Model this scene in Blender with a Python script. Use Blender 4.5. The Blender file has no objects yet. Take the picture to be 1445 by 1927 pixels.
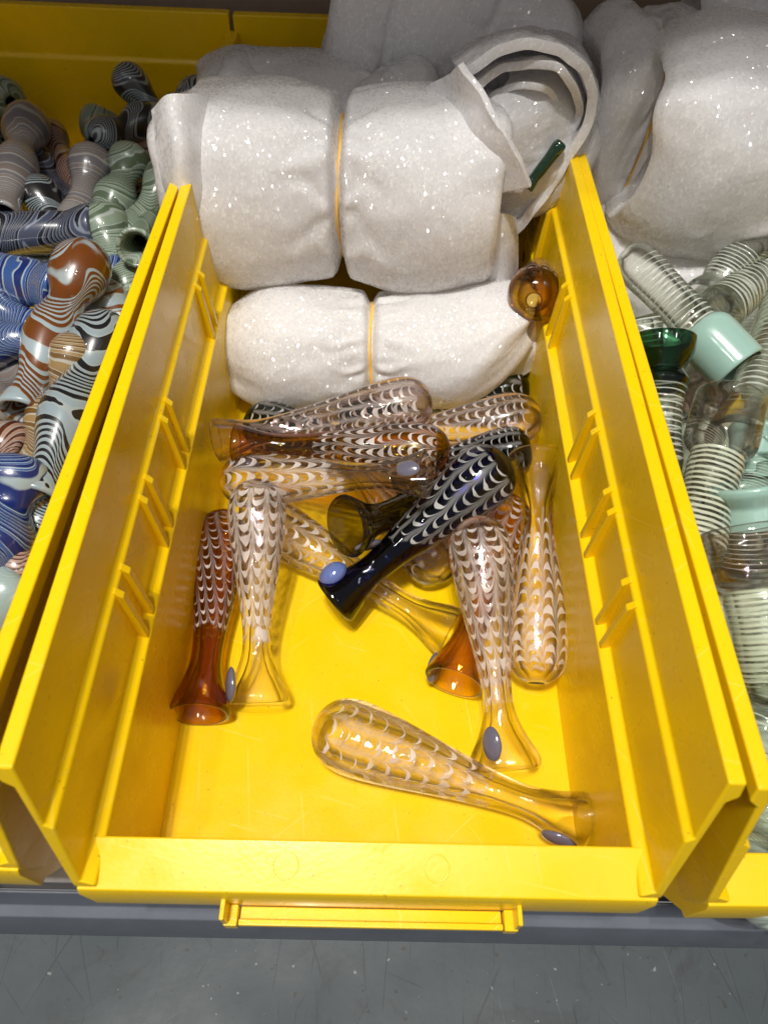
import bpy, bmesh, math, random
from mathutils import Vector, Matrix, noise, Quaternion

# ------------------------------------------------------------------ camera
SC = bpy.context.scene
COL = SC.collection
W, H, F = 1445.0, 1927.0, 1400.0
CAM = Vector((-0.00077, 0.0, 0.23443))
def _axes():
    dy = Vector((756 - W/2, -(-947 - H/2), F)).normalized()
    s = .026
    k = -(dy.x - s*dy.y)/dy.z
    dx = Vector((1, -s, k)).normalized()
    dz = dx.cross(dy)
    if dz.y < 0: dz = -dz
    return dx, dy, dz
_dx, _dy, _dz = _axes()
RIGHT = Vector((_dx.x, _dy.x, _dz.x)); UP = Vector((_dx.y, _dy.y, _dz.y)); FWD = Vector((_dx.z, _dy.z, _dz.z))
cam = bpy.data.cameras.new('camera'); camo = bpy.data.objects.new('camera', cam); COL.objects.link(camo)
cam.sensor_fit = 'HORIZONTAL'; cam.sensor_width = 36.0; cam.lens = F/W*36.0
cam.clip_start = 0.005; cam.clip_end = 20
BACK = RIGHT.cross(UP)
M = Matrix((RIGHT, UP, BACK)).transposed().to_4x4(); M.translation = CAM
camo.matrix_world = M
cam.dof.use_dof = True; cam.dof.focus_distance = 0.235; cam.dof.aperture_fstop = 26
SC.camera = camo
SC.view_settings.view_transform = 'Standard'; SC.view_settings.look = 'None'
SC.view_settings.exposure = -0.12; SC.view_settings.gamma = 1.0; SC.view_settings.use_curve_mapping = False
cy = SC.cycles
cy.use_denoising = True; cy.use_adaptive_sampling = True; cy.adaptive_threshold = .025
cy.max_bounces = 24; cy.transparent_max_bounces = 48; cy.transmission_bounces = 16; cy.glossy_bounces = 6; cy.diffuse_bounces = 4
cy.caustics_refractive = True; cy.caustics_reflective = False
cy.sample_clamp_indirect = 8.0

# ------------------------------------------------------------------ light: dim shop ambience + a row of ceiling spots in front, left of the bin
wd = bpy.data.worlds.new('World'); SC.world = wd; wd.use_nodes = True
bg = wd.node_tree.nodes['Background']; bg.inputs['Color'].default_value = (.98, .97, 1.0, 1); bg.inputs['Strength'].default_value = .23
TARGET = Vector((0, .14, .03))
def spot(loc, watts, radius=.015, col=(1, .965, .905)):
    l = bpy.data.lights.new('ceiling_spot', 'SPOT'); o = bpy.data.objects.new('ceiling_spot', l); COL.objects.link(o)
    o.location = loc; l.energy = watts; l.shadow_soft_size = radius; l.color = col
    l.spot_size = math.radians(60); l.spot_blend = 1.0
    o.rotation_euler = (TARGET - Vector(loc)).to_track_quat('-Z', 'Y').to_euler()
    o['kind'] = 'structure'
for dx_, dy_, w_ in ((-.16, -.42, 41), (-.11, -.34, 22), (-.2, -.5, 22), (-.05, -.46, 17), (-.36, -.40, 10)):
    spot((dx_, dy_ + .23, 1.45), w_)
for dx_, dy_ in ((-.7, -.1), (.35, -.35), (.75, -.6), (-.5, -.9), (.15, -.95), (-.95, -.5)):   # extra small ceiling spots, added for glints on the glass
    spot((dx_, dy_, 1.6), 3.0, .014)

def ray(px, py):
    return RIGHT*((px - W/2)/F) + UP*(-(py - H/2)/F) + FWD
def at_z(px, py, z):
    r = ray(px, py); return CAM + r*((z - CAM.z)/r.z)
def at_y(px, py, y):
    r = ray(px, py); return CAM + r*((y - CAM.y)/r.y)

# ------------------------------------------------------------------ node helpers
class NT:
    def __init__(s, name):
        s.m = bpy.data.materials.new(name); s.m.use_nodes = True
        s.t = s.m.node_tree; s.t.nodes.clear()
        s.out = s.t.nodes.new('ShaderNodeOutputMaterial')
    def n(s, typ, **kw):
        nd = s.t.nodes.new(typ)
        for k, v in kw.items(): setattr(nd, k, v)
        return nd
    def put(s, sock, v):
        if isinstance(v, bpy.types.NodeSocket): s.t.links.new(v, sock)
        elif isinstance(v, (tuple, list)) and len(v) == 3 and sock.type == 'RGBA': sock.default_value = (*v, 1)
        else: sock.default_value = v
    def ma(s, op, a, b=None, c=None, clamp=False):
        nd = s.n('ShaderNodeMath', operation=op, use_clamp=clamp)
        for i, v in enumerate((a, b, c)):
            if v is not None: s.put(nd.inputs[i], v)
        return nd.outputs[0]
    def mr(s, v, a, b, c=0., d=1., smooth=False):
        nd = s.n('ShaderNodeMapRange'); nd.interpolation_type = 'SMOOTHSTEP' if smooth else 'LINEAR'
        for i, q in enumerate((v, a, b, c, d)): s.put(nd.inputs[i], q)
        return nd.outputs[0]
    def mix(s, f, a, b):
        nd = s.n('ShaderNodeMix', data_type='RGBA')
        s.put(nd.inputs[0], f); s.put(nd.inputs[6], a); s.put(nd.inputs[7], b); return nd.outputs[2]
    def sh(s, f, a, b):
        nd = s.n('ShaderNodeMixShader'); s.put(nd.inputs[0], f); s.t.links.new(a, nd.inputs[1]); s.t.links.new(b, nd.inputs[2]); return nd.outputs[0]
    def noise(s, scale, detail=2., vec=None, rough=.5, dist=0., dims='3D'):
        nd = s.n('ShaderNodeTexNoise', noise_dimensions=dims)
        nd.inputs['Scale'].default_value = scale; nd.inputs['Detail'].default_value = detail
        nd.inputs['Roughness'].default_value = rough; nd.inputs['Distortion'].default_value = dist
        if vec is not None: s.t.links.new(vec, nd.inputs['Vector'])
        return nd.outputs[0]
    def bump(s, h, strength=.3, dist=.001, nrm=None):
        nd = s.n('ShaderNodeBump'); nd.inputs['Strength'].default_value = strength; nd.inputs['Distance'].default_value = dist
        s.t.links.new(h, nd.inputs['Height'])
        if nrm is not None: s.t.links.new(nrm, nd.inputs['Normal'])
        return nd.outputs[0]
    def pr(s, **kw):
        nd = s.n('ShaderNodeBsdfPrincipled')
        for k, v in kw.items(): s.put(nd.inputs[k.replace('_', ' ')], v)
        return nd.outputs[0]
    def obj(s): return s.n('ShaderNodeTexCoord').outputs['Object']
    def uv(s):
        x = s.n('ShaderNodeSeparateXYZ'); s.t.links.new(s.n('ShaderNodeTexCoord').outputs['UV'], x.inputs[0]); return x.outputs[0], x.outputs[1]
    def done(s, shader):
        s.t.links.new(shader, s.out.inputs['Surface']); return s.m

def scratches(t, o, specs):
    """long straight random scratches: (angle, per metre, width, share drawn, run length)"""
    x = t.n('ShaderNodeSeparateXYZ'); t.t.links.new(o, x.inputs[0]); X, Yc, Zc = x.outputs; tot = None
    Yz = t.ma('ADD', Yc, t.ma('MULTIPLY', Zc, 1.0))
    for i, (ang, f, w, keep, run) in enumerate(specs):
        ca, sa = math.cos(math.radians(ang)), math.sin(math.radians(ang))
        c = t.ma('ADD', t.ma('ADD', t.ma('MULTIPLY', X, ca*f), t.ma('MULTIPLY', Yz, sa*f)), t.ma('ADD', 31.7*i + 400, t.ma('MULTIPLY', t.noise(14, 0, o), .35)))
        al = t.ma('ADD', t.ma('MULTIPLY', X, -sa/run), t.ma('MULTIPLY', Yz, ca/run))
        idx = t.ma('FLOOR', c); pos = t.ma('FRACT', c)
        wn = t.n('ShaderNodeTexWhiteNoise', noise_dimensions='1D'); t.t.links.new(idx, wn.inputs['W']); r = wn.outputs[0]
        ns = t.n('ShaderNodeTexNoise', noise_dimensions='1D'); t.t.links.new(t.ma('ADD', al, t.ma('MULTIPLY', r, 97.)), ns.inputs['W']); ns.inputs['Scale'].default_value = 1.; ns.inputs['Detail'].default_value = 3
        ln = t.mr(t.ma('ABSOLUTE', t.ma('SUBTRACT', pos, t.mr(r, 0, 1, .1, .9))), w*f*.5, w*f, 1, 0)
        ln = t.ma('MULTIPLY', ln, t.mr(ns.outputs[0], 1 - keep, 1 - keep + .08))
        tot = ln if tot is None else t.ma('MAXIMUM', tot, ln)
    return tot
def mat_yellow():
    t = NT('yellow_plastic'); o = t.obj()
    big = t.noise(14, 3, o); fine = t.noise(900, 2, o); dirt = t.noise(120, 6, o, .75)
    c = t.mix(t.mr(big, .3, .7), (.83, .535, .002), (.87, .57, .003))
    c = t.mix(t.mr(dirt, .60, .76, 0, .35), c, (.58, .37, .01))
    spk = t.noise(900, 0, o)
    c = t.mix(t.mr(spk, .82, .85, 0, .45), c, (.2, .11, .02))
    sc = scratches(t, o, ((8, 130, .00022, .45, .05), (-50, 90, .00018, .42, .03), (75, 100, .00018, .42, .03), (35, 80, .00016, .40, .025)))
    c = t.mix(t.ma('MULTIPLY', sc, .16), c, (.92, .74, .22))
    h = t.ma('ADD', t.ma('ADD', t.ma('MULTIPLY', fine, .5), t.ma('MULTIPLY', t.noise(120, 2, o), .8)), t.ma('MULTIPLY', sc, -.10))
    r = t.ma('ADD', t.mr(t.noise(60, 4, o), .35, .7, .20, .38), t.ma('MULTIPLY', sc, .15))
    return t.done(t.pr(Base_Color=c, Roughness=r, Normal=t.bump(h, .12, .0004), Specular_IOR_Level=.42))
YEL = mat_yellow()

def mat_foam(name, tint=(.93, .92, .93)):
    """thin white foam: smooth skin, with tiny cell facets that each catch the light at their own tilt, plus sparkle painted into the colour"""
    t = NT(name); o = t.obj()
    st = t.n('ShaderNodeMapping'); st.inputs['Scale'].default_value = (1., 1., .62); t.t.links.new(o, st.inputs['Vector'])
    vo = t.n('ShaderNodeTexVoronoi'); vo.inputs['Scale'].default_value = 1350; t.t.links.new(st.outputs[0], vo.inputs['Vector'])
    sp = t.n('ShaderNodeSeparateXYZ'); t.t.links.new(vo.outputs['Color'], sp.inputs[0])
    cloud = t.noise(40, 4, o); mid = t.noise(300, 3, o); drift = t.noise(110, 2, o)
    c = t.mix(t.mr(cloud, .3, .7), tuple(x*.95 for x in tint), tint)
    c = t.mix(t.mr(sp.outputs[0], 0, .6, .15, 0), c, (.45, .44, .47))
    c = t.mix(t.mr(t.ma('ADD', sp.outputs[1], t.ma('MULTIPLY', t.ma('SUBTRACT', drift, .5), .5)), .83, .90), c, (1., 1., 1.))  # brightest cells go white: sparkle painted into the foam colour
    nb = t.bump(t.ma('ADD', t.ma('MULTIPLY', mid, .5), t.ma('MULTIPLY', vo.outputs['Distance'], .25)), .35, .0007)
    g = t.n('ShaderNodeNewGeometry')
    v1 = t.n('ShaderNodeVectorMath', operation='SUBTRACT'); t.t.links.new(vo.outputs['Color'], v1.inputs[0]); v1.inputs[1].default_value = (.5, .5, .5)
    v2 = t.n('ShaderNodeVectorMath', operation='SCALE'); t.t.links.new(v1.outputs[0], v2.inputs[0]); v2.inputs['Scale'].default_value = 1.1
    v3 = t.n('ShaderNodeVectorMath', operation='ADD'); t.t.links.new(g.outputs['Normal'], v3.inputs[0]); t.t.links.new(v2.outputs[0], v3.inputs[1])
    v4 = t.n('ShaderNodeVectorMath', operation='NORMALIZE'); t.t.links.new(v3.outputs[0], v4.inputs[0])
    p = t.pr(Base_Color=c, Roughness=.55, Normal=nb, Specular_IOR_Level=.4, Coat_Weight=1., Coat_Roughness=.16, Coat_Normal=v4.outputs[0], Coat_IOR=1.6)
    tr = t.n('ShaderNodeBsdfTranslucent'); t.put(tr.inputs[0], c)
    return t.done(t.sh(.32, p, tr.outputs[0]))
FOAM = mat_foam('foam_sheet')

def simple(name, col, rough=.4, **kw):
    t = NT(name); return t.done(t.pr(Base_Color=col, Roughness=rough, **kw))
RUBBER = simple('rubber_band', (.78, .46, .10), .5)

def glass_shader(t, tint, edge, ior=1.5, power=1.15, amt=1.0, bumpn=None, grough=.015):
    lw = t.n('ShaderNodeLayerWeight'); lw.inputs['Blend'].default_value = .5
    fc = t.mr(lw.outputs['Facing'], .20, .66, .02, .94*amt, True)
    tp = t.n('ShaderNodeBsdfTransparent'); t.put(tp.inputs[0], tint)
    rf = t.n('ShaderNodeBsdfRefraction'); t.put(rf.inputs['Color'], edge); rf.inputs['IOR'].default_value = 1.45; rf.inputs['Roughness'].default_value = .0
    gl = t.n('ShaderNodeBsdfGlossy'); gl.inputs['Roughness'].default_value = grough; t.put(gl.inputs['Color'], (1, 1, 1))
    fr = t.n('ShaderNodeFresnel'); fr.inputs['IOR'].default_value = ior
    # the fresnel node inverts the ior on back faces; keep the same curve on both sides of the wall
    geo = t.n('ShaderNodeNewGeometry')
    t.put(fr.inputs['IOR'], t.mr(geo.outputs['Backfacing'], 0, 1, ior, 1/ior))
    if bumpn is not None:
        for nd in (lw, rf, gl, fr): t.t.links.new(bumpn, nd.inputs['Normal'])
    base = t.sh(fc, tp.outputs[0], rf.outputs[0])
    return t.sh(fr.outputs[0], base, gl.outputs[0])

def mat_glass_plain(name, tint, edge, **kw):
    t = NT(name); o = t.obj()
    return t.done(glass_shader(t, tint, edge, bumpn=t.bump(t.noise(90, 2, o), .12, .002), **kw))

def mat_feather(name, tint, edge, K=9, N=15, amp=2.0, twist=0., v0=.06, v1=.68, gam=.8, seed=0., th=.28, haze=.32, white=(.92, .85, .81), up=1., **kw):
    """glass with a raked white feather pattern laid in its wall"""
    t = NT(name); o = t.obj(); u, v = t.uv()
    mp = t.n('ShaderNodeMapping'); mp.inputs['Location'].default_value = (seed*3.1, seed*1.7, seed*.9); t.t.links.new(o, mp.inputs['Vector'])
    nz = t.ma('SUBTRACT', t.noise(75, 2, mp.outputs[0]), .5); nb = t.ma('SUBTRACT', t.noise(210, 2, mp.outputs[0]), .5)
    uu = t.ma('ADD', t.ma('ADD', t.ma('MULTIPLY', u, K + 1), t.ma('MULTIPLY', v, twist)), t.ma('MULTIPLY', nz, 1.15))
    d = t.ma('MULTIPLY', t.ma('ABSOLUTE', t.ma('SUBTRACT', t.ma('FRACT', uu), .5)), 2.)
    vv = t.ma('POWER', t.ma('MAXIMUM', v, 0.), gam)
    ph = t.ma('ADD', t.ma('MULTIPLY', vv, N*1.2), t.ma('ADD', t.ma('MULTIPLY', t.ma('POWER', d, 4.6), amp*up), t.ma('MULTIPLY', nz, 1.5)))
    ph = t.ma('ADD', ph, t.ma('MULTIPLY', nb, .35))
    s = t.ma('FRACT', ph)
    thn = t.ma('MULTIPLY', t.ma('ADD', th, t.ma('MULTIPLY', nz, 1.2)), t.mr(d, 0., 1., 1.15, .35))
    line = t.ma('MULTIPLY', t.mr(s, 0, .06, 0, 1, True), t.mr(t.ma('SUBTRACT', thn, s), -.04, .05, 0, 1, True))
    rng = t.ma('MULTIPLY', t.mr(v, v0, v0 + .012), t.mr(t.ma('ADD', v, t.ma('MULTIPLY', nz, .45)), v1, v1 + .02, 1, 0))
    line = t.ma('MULTIPLY', t.ma('MULTIPLY', line, t.mr(d, .62, .95, 1, .10)), rng)
    st = t.ma('MULTIPLY', t.ma('MULTIPLY', t.mr(d, .45, 1., 0, haze, True), rng), t.mr(t.noise(140, 3, mp.outputs[0]), .3, .6, .5, 1))
    # one thick white drip where the trails run out
    blob = t.ma('MULTIPLY', t.mr(nz, .17, .20), t.ma('MULTIPLY', t.mr(v, v1 - .16, v1 - .12), t.mr(v, v1, v1 + .05, 1, 0)))
    mk = t.ma('MAXIMUM', t.ma('MAXIMUM', t.ma('MULTIPLY', line, t.mr(t.noise(120, 2, mp.outputs[0]), .35, .6, .45, .92)), st), blob)
    bn = t.bump(t.ma('ADD', t.noise(80, 2, mp.outputs[0]), t.ma('MULTIPLY', line, .12)), .10, .002)
    g = glass_shader(t, tint, edge, bumpn=bn, **kw)
    wt = t.pr(Base_Color=white, Roughness=.35, Coat_Weight=.8, Coat_Roughness=.03, Coat_Normal=bn)
    tl = t.n('ShaderNodeBsdfTranslucent'); t.put(tl.inputs[0], white)
    return t.done(t.sh(mk, g, t.sh(.42, wt, tl.outputs[0])))

def mat_marble(name, cols, k=2, freq=10., amp=.55, twist=.4, seed=0., dens=.5):
    """opaque combed two-colour glass: bands that bend back and forth"""
    t = NT(name); o = t.obj(); u, v = t.uv()
    mp = t.n('ShaderNodeMapping'); mp.inputs['Location'].default_value = (seed*2.3, seed*1.1, seed*.7); t.t.links.new(o, mp.inputs['Vector'])
    nz = t.ma('SUBTRACT', t.noise(32, 1, mp.outputs[0]), .5); n2 = t.ma('SUBTRACT', t.noise(85, 2, mp.outputs[0]), .5)
    w = t.ma('SINE', t.ma('ADD', t.ma('MULTIPLY', u, 2*math.pi*k), t.ma('ADD', t.ma('MULTIPLY', v, 5.), t.ma('MULTIPLY', nz, 5.))))
    w = t.ma('MULTIPLY', t.ma('SIGN', w), t.ma('POWER', t.ma('ABSOLUTE', w), .7))
    q = t.ma('ADD', v, t.ma('ADD', t.ma('MULTIPLY', w, t.ma('MULTIPLY', amp*.2, t.mr(nz, -.25, .25, .2, 1.6))), t.ma('ADD', t.ma('MULTIPLY', u, twist*.2*0), t.ma('MULTIPLY', nz, .10))))
    ph = t.ma('ADD', t.ma('MULTIPLY', q, freq), t.ma('MULTIPLY', n2, .5))
    ph = t.ma('ADD', ph, t.ma('MULTIPLY', t.ma('SINE', t.ma('MULTIPLY', q, 15.)), 1.5))
    s = t.ma('FRACT', ph)
    a, b, c = cols
    f1 = t.mr(s, dens - .04, dens + .04)
    f2 = t.ma('MULTIPLY', t.mr(s, dens + .13, dens + .17), t.mr(s, .93, .97, 1, 0))
    col = t.mix(f1, a, b); col = t.mix(f2, col, c)
    return t.done(t.pr(Base_Color=col, Roughness=.28, Specular_IOR_Level=.5, Coat_Weight=1., Coat_Roughness=.02, Normal=t.bump(n2, .05, .002)))

def mat_spiral(name, tint, edge, turns=20, white=(.66, .70, .61), th=.25, seed=0., seg=(), v0=.12, v1=.78, cross=False, slope=1):
    """clear glass with white threads wound round it; seg = (from, to, colour) milky lengths"""
    t = NT(name); o = t.obj(); u, v = t.uv()
    mp = t.n('ShaderNodeMapping'); mp.inputs['Location'].default_value = (seed*2.3, seed, seed*.7); t.t.links.new(o, mp.inputs['Vector'])
    nz = t.ma('SUBTRACT', t.noise(60, 2, mp.outputs[0]), .5); n2 = t.ma('SUBTRACT', t.noise(260, 2, mp.outputs[0]), .5)
    def thread(sl, tn, thick):
        s = t.ma('FRACT', t.ma('ADD', t.ma('ADD', t.ma('MULTIPLY', v, tn), t.ma('MULTIPLY', u, sl)), t.ma('ADD', t.ma('MULTIPLY', nz, .9), t.ma('MULTIPLY', n2, .25))))
        return t.ma('MULTIPLY', t.mr(s, 0, .1), t.mr(t.ma('SUBTRACT', t.ma('ADD', thick, t.ma('MULTIPLY', nz, .7)), s), -.05, .05))
    mk = thread(slope, turns*1.35, th)
    if cross: mk = t.ma('MAXIMUM', mk, t.ma('MULTIPLY', thread(-slope, turns*.55, th*.6), .7))
    mk = t.ma('MULTIPLY', mk, t.ma('MULTIPLY', t.mr(t.ma('ADD', v, t.ma('MULTIPLY', nz, .1)), v0, v0 + .02), t.mr(t.ma('ADD', v, t.ma('MULTIPLY', nz, .1)), v1, v1 + .02, 1, 0)))
    mk = t.ma('MULTIPLY', mk, .64)
    bn = t.bump(t.noise(80, 2, mp.outputs[0]), .12, .002)
    sh = t.sh(mk, glass_shader(t, tint, edge, bumpn=bn), t.pr(Base_Color=white, Roughness=.3, Coat_Weight=.8, Coat_Roughness=.03))
    for a, b, col, milky in seg:
        f = t.ma('MULTIPLY', t.mr(v, a, a + .012), t.mr(v, b, b + .012, 1, 0))
        if milky: s2 = t.pr(Base_Color=col, Roughness=.22, Coat_Weight=.7, Coat_Roughness=.05, Subsurface_Weight=.5, Subsurface_Radius=(.004, .005, .005), Subsurface_Scale=.5)
        else: s2 = glass_shader(t, col, tuple(x*(.6 if min(col) < .5 else .9) for x in col), bumpn=bn)
        sh = t.sh(f, sh, s2)
    return t.done(sh)

# ------------------------------------------------------------------ object helpers
def tag(o, label, cat, group=None):
    o['label'] = label; o['category'] = cat
    if group: o['group'] = group
    return o
def link(name, me, mat=None, parent=None, smooth=True):
    o = bpy.data.objects.new(name, me); COL.objects.link(o)
    if mat is not None and not me.materials:
        for m in (mat if isinstance(mat, (list, tuple)) else [mat]): me.materials.append(m)
    if smooth:
        for p in me.polygons: p.use_smooth = True
    if parent is not None: o.parent = parent
    return o
def empty(name, loc=(0, 0, 0), rot=0.):
    o = bpy.data.objects.new(name, None); COL.objects.link(o); o.location = loc; o.rotation_euler = (0, 0, rot)
    o.empty_display_size = .01
    return o
def bm_obj(name, bm, mat, parent=None, bevel=0., smooth=False, seg=2):
    bmesh.ops.recalc_face_normals(bm, faces=bm.faces)
    me = bpy.data.meshes.new(name); bm.to_mesh(me); bm.free()
    o = link(name, me, mat, parent, smooth or bevel > 0)
    if bevel:
        b = o.modifiers.new('bevel', 'BEVEL'); b.width = bevel; b.segments = seg; b.limit_method = 'ANGLE'; b.angle_limit = math.radians(25); b.harden_normals = True
    return o
def loft(bm, rings, cap=True):
    vs = [[bm.verts.new(p) for p in r] for r in rings]
    n = len(vs[0])
    for a, b in zip(vs, vs[1:]):
        for i in range(n): bm.faces.new((a[i], a[(i+1) % n], b[(i+1) % n], b[i]))
    if cap:
        bm.faces.new(list(reversed(vs[0]))); bm.faces.new(vs[-1])
def box(bm, x0, x1, y0, y1, z0, z1):
    loft(bm, [[(x0, y0, z), (x1, y0, z), (x1, y1, z), (x0, y1, z)] for z in (z0, z1)])
def struct(o): o['kind'] = 'structure'; return o

# ------------------------------------------------------------------ the setting: counter, rail, shelf board, brown back panel, shelf overhead
def mat_counter():
    t = NT('scratched_grey_counter'); o = t.obj()
    c = t.mix(t.mr(t.noise(22, 4, o), .3, .7), (.044, .056, .062), (.058, .069, .076))
    c = t.mix(t.mr(t.noise(9, 2, o), .5, .75, 0, .6), c, (.040, .053, .060))
    tot = scratches(t, o, ((8, 60, .00035, .48, .06), (-28, 45, .0004, .46, .05), (24, 50, .00028, .46, .05), (70, 40, .0003, .42, .04), (-4, 120, .0002, .5, .03), (48, 60, .0002, .44, .03)))
    lite = scratches(t, o, ((15, 40, .0003, .42, .03), (-60, 40, .00025, .40, .02)))
    c = t.mix(t.ma('MULTIPLY', lite, .25), c, (.12, .125, .13))
    c = t.mix(t.mr(t.noise(38, 5, o, .7, 1.5), .56, .70, 0, .45), c, (.030, .031, .030))
    c = t.mix(t.ma('MULTIPLY', tot, .34), c, (.016, .017, .017))
    c = t.mix(t.mr(t.noise(420, 2, o), .70, .74, 0, .8), c, (.04, .035, .03))
    c = t.mix(t.mr(t.noise(520, 1, o), .76, .80, 0, .5), c, (.3, .3, .3))
    return t.done(t.pr(Base_Color=c, Roughness=t.mr(t.noise(30, 4, o), .3, .7, .42, .6), Specular_IOR_Level=.3, Normal=t.bump(t.ma('SUBTRACT', t.noise(200, 3, o), t.ma('MULTIPLY', tot, .15)), .2, .0005)))
def mat_metal(name, col, r=.4):
    t = NT(name); o = t.obj()
    c = t.mix(t.mr(t.noise(60, 5, o, .7), .35, .7), tuple(x*.82 for x in col), col)
    return t.done(t.pr(Base_Color=c, Roughness=r, Specular_IOR_Level=.5, Normal=t.bump(t.noise(300, 3, o), .1, .0004)))
CNT = mat_counter(); RAILM = mat_metal('blue_grey_painted_steel', (.125, .14, .17), .4); SHELFM = mat_metal('pale_shelf_board', (.56, .52, .52), .5)

bm = bmesh.new(); box(bm, -.9, .9, -.5, .036, -.060, -.0275)
struct(bm_obj('counter_top', bm, CNT, bevel=.0))
bm = bmesh.new(); box(bm, -.9, .9, .0392, .42, -.016, -.0040)
struct(bm_obj('shelf_board', bm, SHELFM, bevel=.0006))
def prof(name, pts, mat, x0=-.9, x1=.9, bevel=.0004):
    bm = bmesh.new(); loft(bm, [[(x, y, z) for y, z in pts] for x in (x0, x1)])
    return bm_obj(name, bm, mat, bevel=bevel)
def yz(py, z): return at_z(50, py, z).y
struct(prof('shelf_rail', [(yz(1675, -.004), -.004), (yz(1675, -.004), -.03), (yz(1756, -.0225), -.03), (yz(1754, -.0225), -.0225), (yz(1726, -.013), -.0135), (yz(1703, -.012), -.012), (yz(1683, -.0048), -.0048), (yz(1681, -.004), -.004)], RAILM))
BRN = mat_metal('brown_back_panel', (.34, .26, .19), .6)
bm = bmesh.new(); box(bm, -.9, .9, .388, .40, -.0035, .62)
struct(bm_obj('back_panel', bm, BRN))
bm = bmesh.new(); box(bm, -.9, .9, .152, .3875, .44, .46)
struct(bm_obj('upper_shelf', bm, SHELFM, bevel=.001))

# ------------------------------------------------------------------ yellow stacking bins
INNER = [(.0614, .0), (.0616, .0480), (.0646, .0496), (.0649, .0712), (.0666, .0726), (.0673, .0925)]
OUTER = [(.0709, .0925), (.0711, .0880), (.0690, .0860), (.0668, .0470), (.0650, -.0030), (.0600, -.0030)]
YB = .3665
def yfront(z):
    pts = [(-.003, .046), (.0285, .0335), (.0440, .0300), (.0480, .0302), (.0925, .0425)]
    for (z0, y0), (z1, y1) in zip(pts, pts[1:]):
        if z <= z1: return y0 + (y1 - y0)*(z - z0)/(z1 - z0)
    return pts[-1][1]
RIBS = (.0915, .1210, .1510, .2135, .2670)
def make_bin(label, loc=(0, 0, 0), rot=0., ribs=True):
    root = empty('storage_bin', loc, rot); tag(root, label, 'storage bin', 'yellow plastic stacking bins')
    root.location = Vector(loc) + Vector((0, 0, 0))
    for s in (-1, 1):
        bm = bmesh.new()
        def xat(pts, z):
            for (x0, z0), (x1, z1) in zip(pts, pts[1:]):
                if z0 <= z <= z1: return x0 + (x1 - x0)*(z - z0)/max(z1 - z0, 1e-9)
            return pts[0][0] if z < pts[0][1] else pts[-1][0]
        inn = [(.0600, -.003)] + INNER; out = OUTER[:5][::-1]
        zs = sorted({z for x, z in inn} | {z for x, z in out} | {.0285, .0440, .0480})
        fi = [bm.verts.new((s*xat(inn, z), yfront(z), z)) for z in zs]; fo = [bm.verts.new((s*xat(out, z), yfront(z), z)) for z in zs]
        bi = [bm.verts.new((s*xat(inn, z), YB, z)) for z in zs]; bo = [bm.verts.new((s*xat(out, z), YB, z)) for z in zs]
        for k in range(len(zs) - 1):
            for q in ((fi[k], fi[k+1], fo[k+1], fo[k]), (bi[k], bo[k], bo[k+1], bi[k+1]), (fi[k], bi[k], bi[k+1], fi[k+1]), (fo[k], fo[k+1], bo[k+1], bo[k])): bm.faces.new(q)
        bm.faces.new((fi[-1], bi[-1], bo[-1], fo[-1])); bm.faces.new((fi[0], fo[0], bo[0], bi[0]))
        w = bm_obj('side_wall', bm, YEL, root, bevel=.0006, seg=3)
        if ribs:
            for y0 in RIBS:
                for k in (0, 1):
                    bm = bmesh.new(); y = y0 + k*.0072
                    t = .0021
                    # a slim upright ridge, proud of the middle panel
                    loft(bm, [[(s*x, yy, z) for x, yy in ((.0655, y), (xx, y), (xx, y + t), (.0655, y + t))] for z, xx in ((.0486, .0619), (.0700, .0632), (.0722, .0650))])
                    bm_obj('divider_rib', bm, YEL, w, bevel=.0003, seg=1)
    bm = bmesh.new(); box(bm, -.0622, .0622, .0405, .3660, -.0030, 0); bm_obj('bin_floor', bm, YEL, root, bevel=0)
    # front lip: upright inside, sloping shelf on top, short outer face
    pts = [(.0440, -.0028), (.0420, .0), (.0405, .0488), (.0402, .0492), (.0296, .0463), (.0289, .0442), (.0293, .0300), (.0312, .0288), (.0400, .010)]
    bm = bmesh.new(); loft(bm, [[(x, y, z) for y, z in pts] for x in (-.0662, .0662)]); lip = bm_obj('front_lip', bm, YEL, root, bevel=.0007, seg=3)
    for x in (-.0192, .0155):
        bm = bmesh.new()
        n = Vector((0, -.262, .965))
        rings = []
        for rr, hh in ((.0031, -.0003), (.0031, .00002), (.0030, .00007), (.0028, .00007), (.0027, .00002), (.0027, -.0003)):
            rings.append([Vector((x + rr*math.cos(a), .0352, .0478)) + Vector((0, .965, .262))*rr*math.sin(a) + n*hh for a in [i*math.pi/16 for i in range(32)]])
        loft(bm, rings, cap=False); bm_obj('moulding_mark', bm, YEL, lip, smooth=True)
    # label holder under the lip
    lh = bmesh.new()
    box(lh, -.0310, .0325, .0247, .0262, .0310, .0326)
    box(lh, -.0310, .0325, .0262, .0292, .0290, .0304)
    for x0, x1 in ((-.0345, -.0312), (.0327, .0360)):
        box(lh, x0, x1, .0245, .0292, .0288, .0330)
        xa, xb = (x0, x0 + .0012) if x0 < 0 else (x1 - .0012, x1)
        box(lh, xa, xb, .0248, .0294, .0332, .0400)
    bm_obj('label_holder', lh, YEL, lip, bevel=.0003, seg=1)
    # back wall with a top flange that stands higher than the sides
    pts = [(.3640, -.0028), (.3650, .078), (.3662, .0795), (.3668, .0990), (.3715, .0990), (.3715, .0955), (.3698, .0945), (.3685, -.0028)]
    bm = bmesh.new(); loft(bm, [[(x, y, z) for y, z in pts] for x in (-.0690, .0690)]); bm_obj('back_wall', bm, YEL, root, bevel=.0006)
    return root
make_bin('yellow plastic bin in the middle holding feathered glass pipes and foam bundles')
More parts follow.
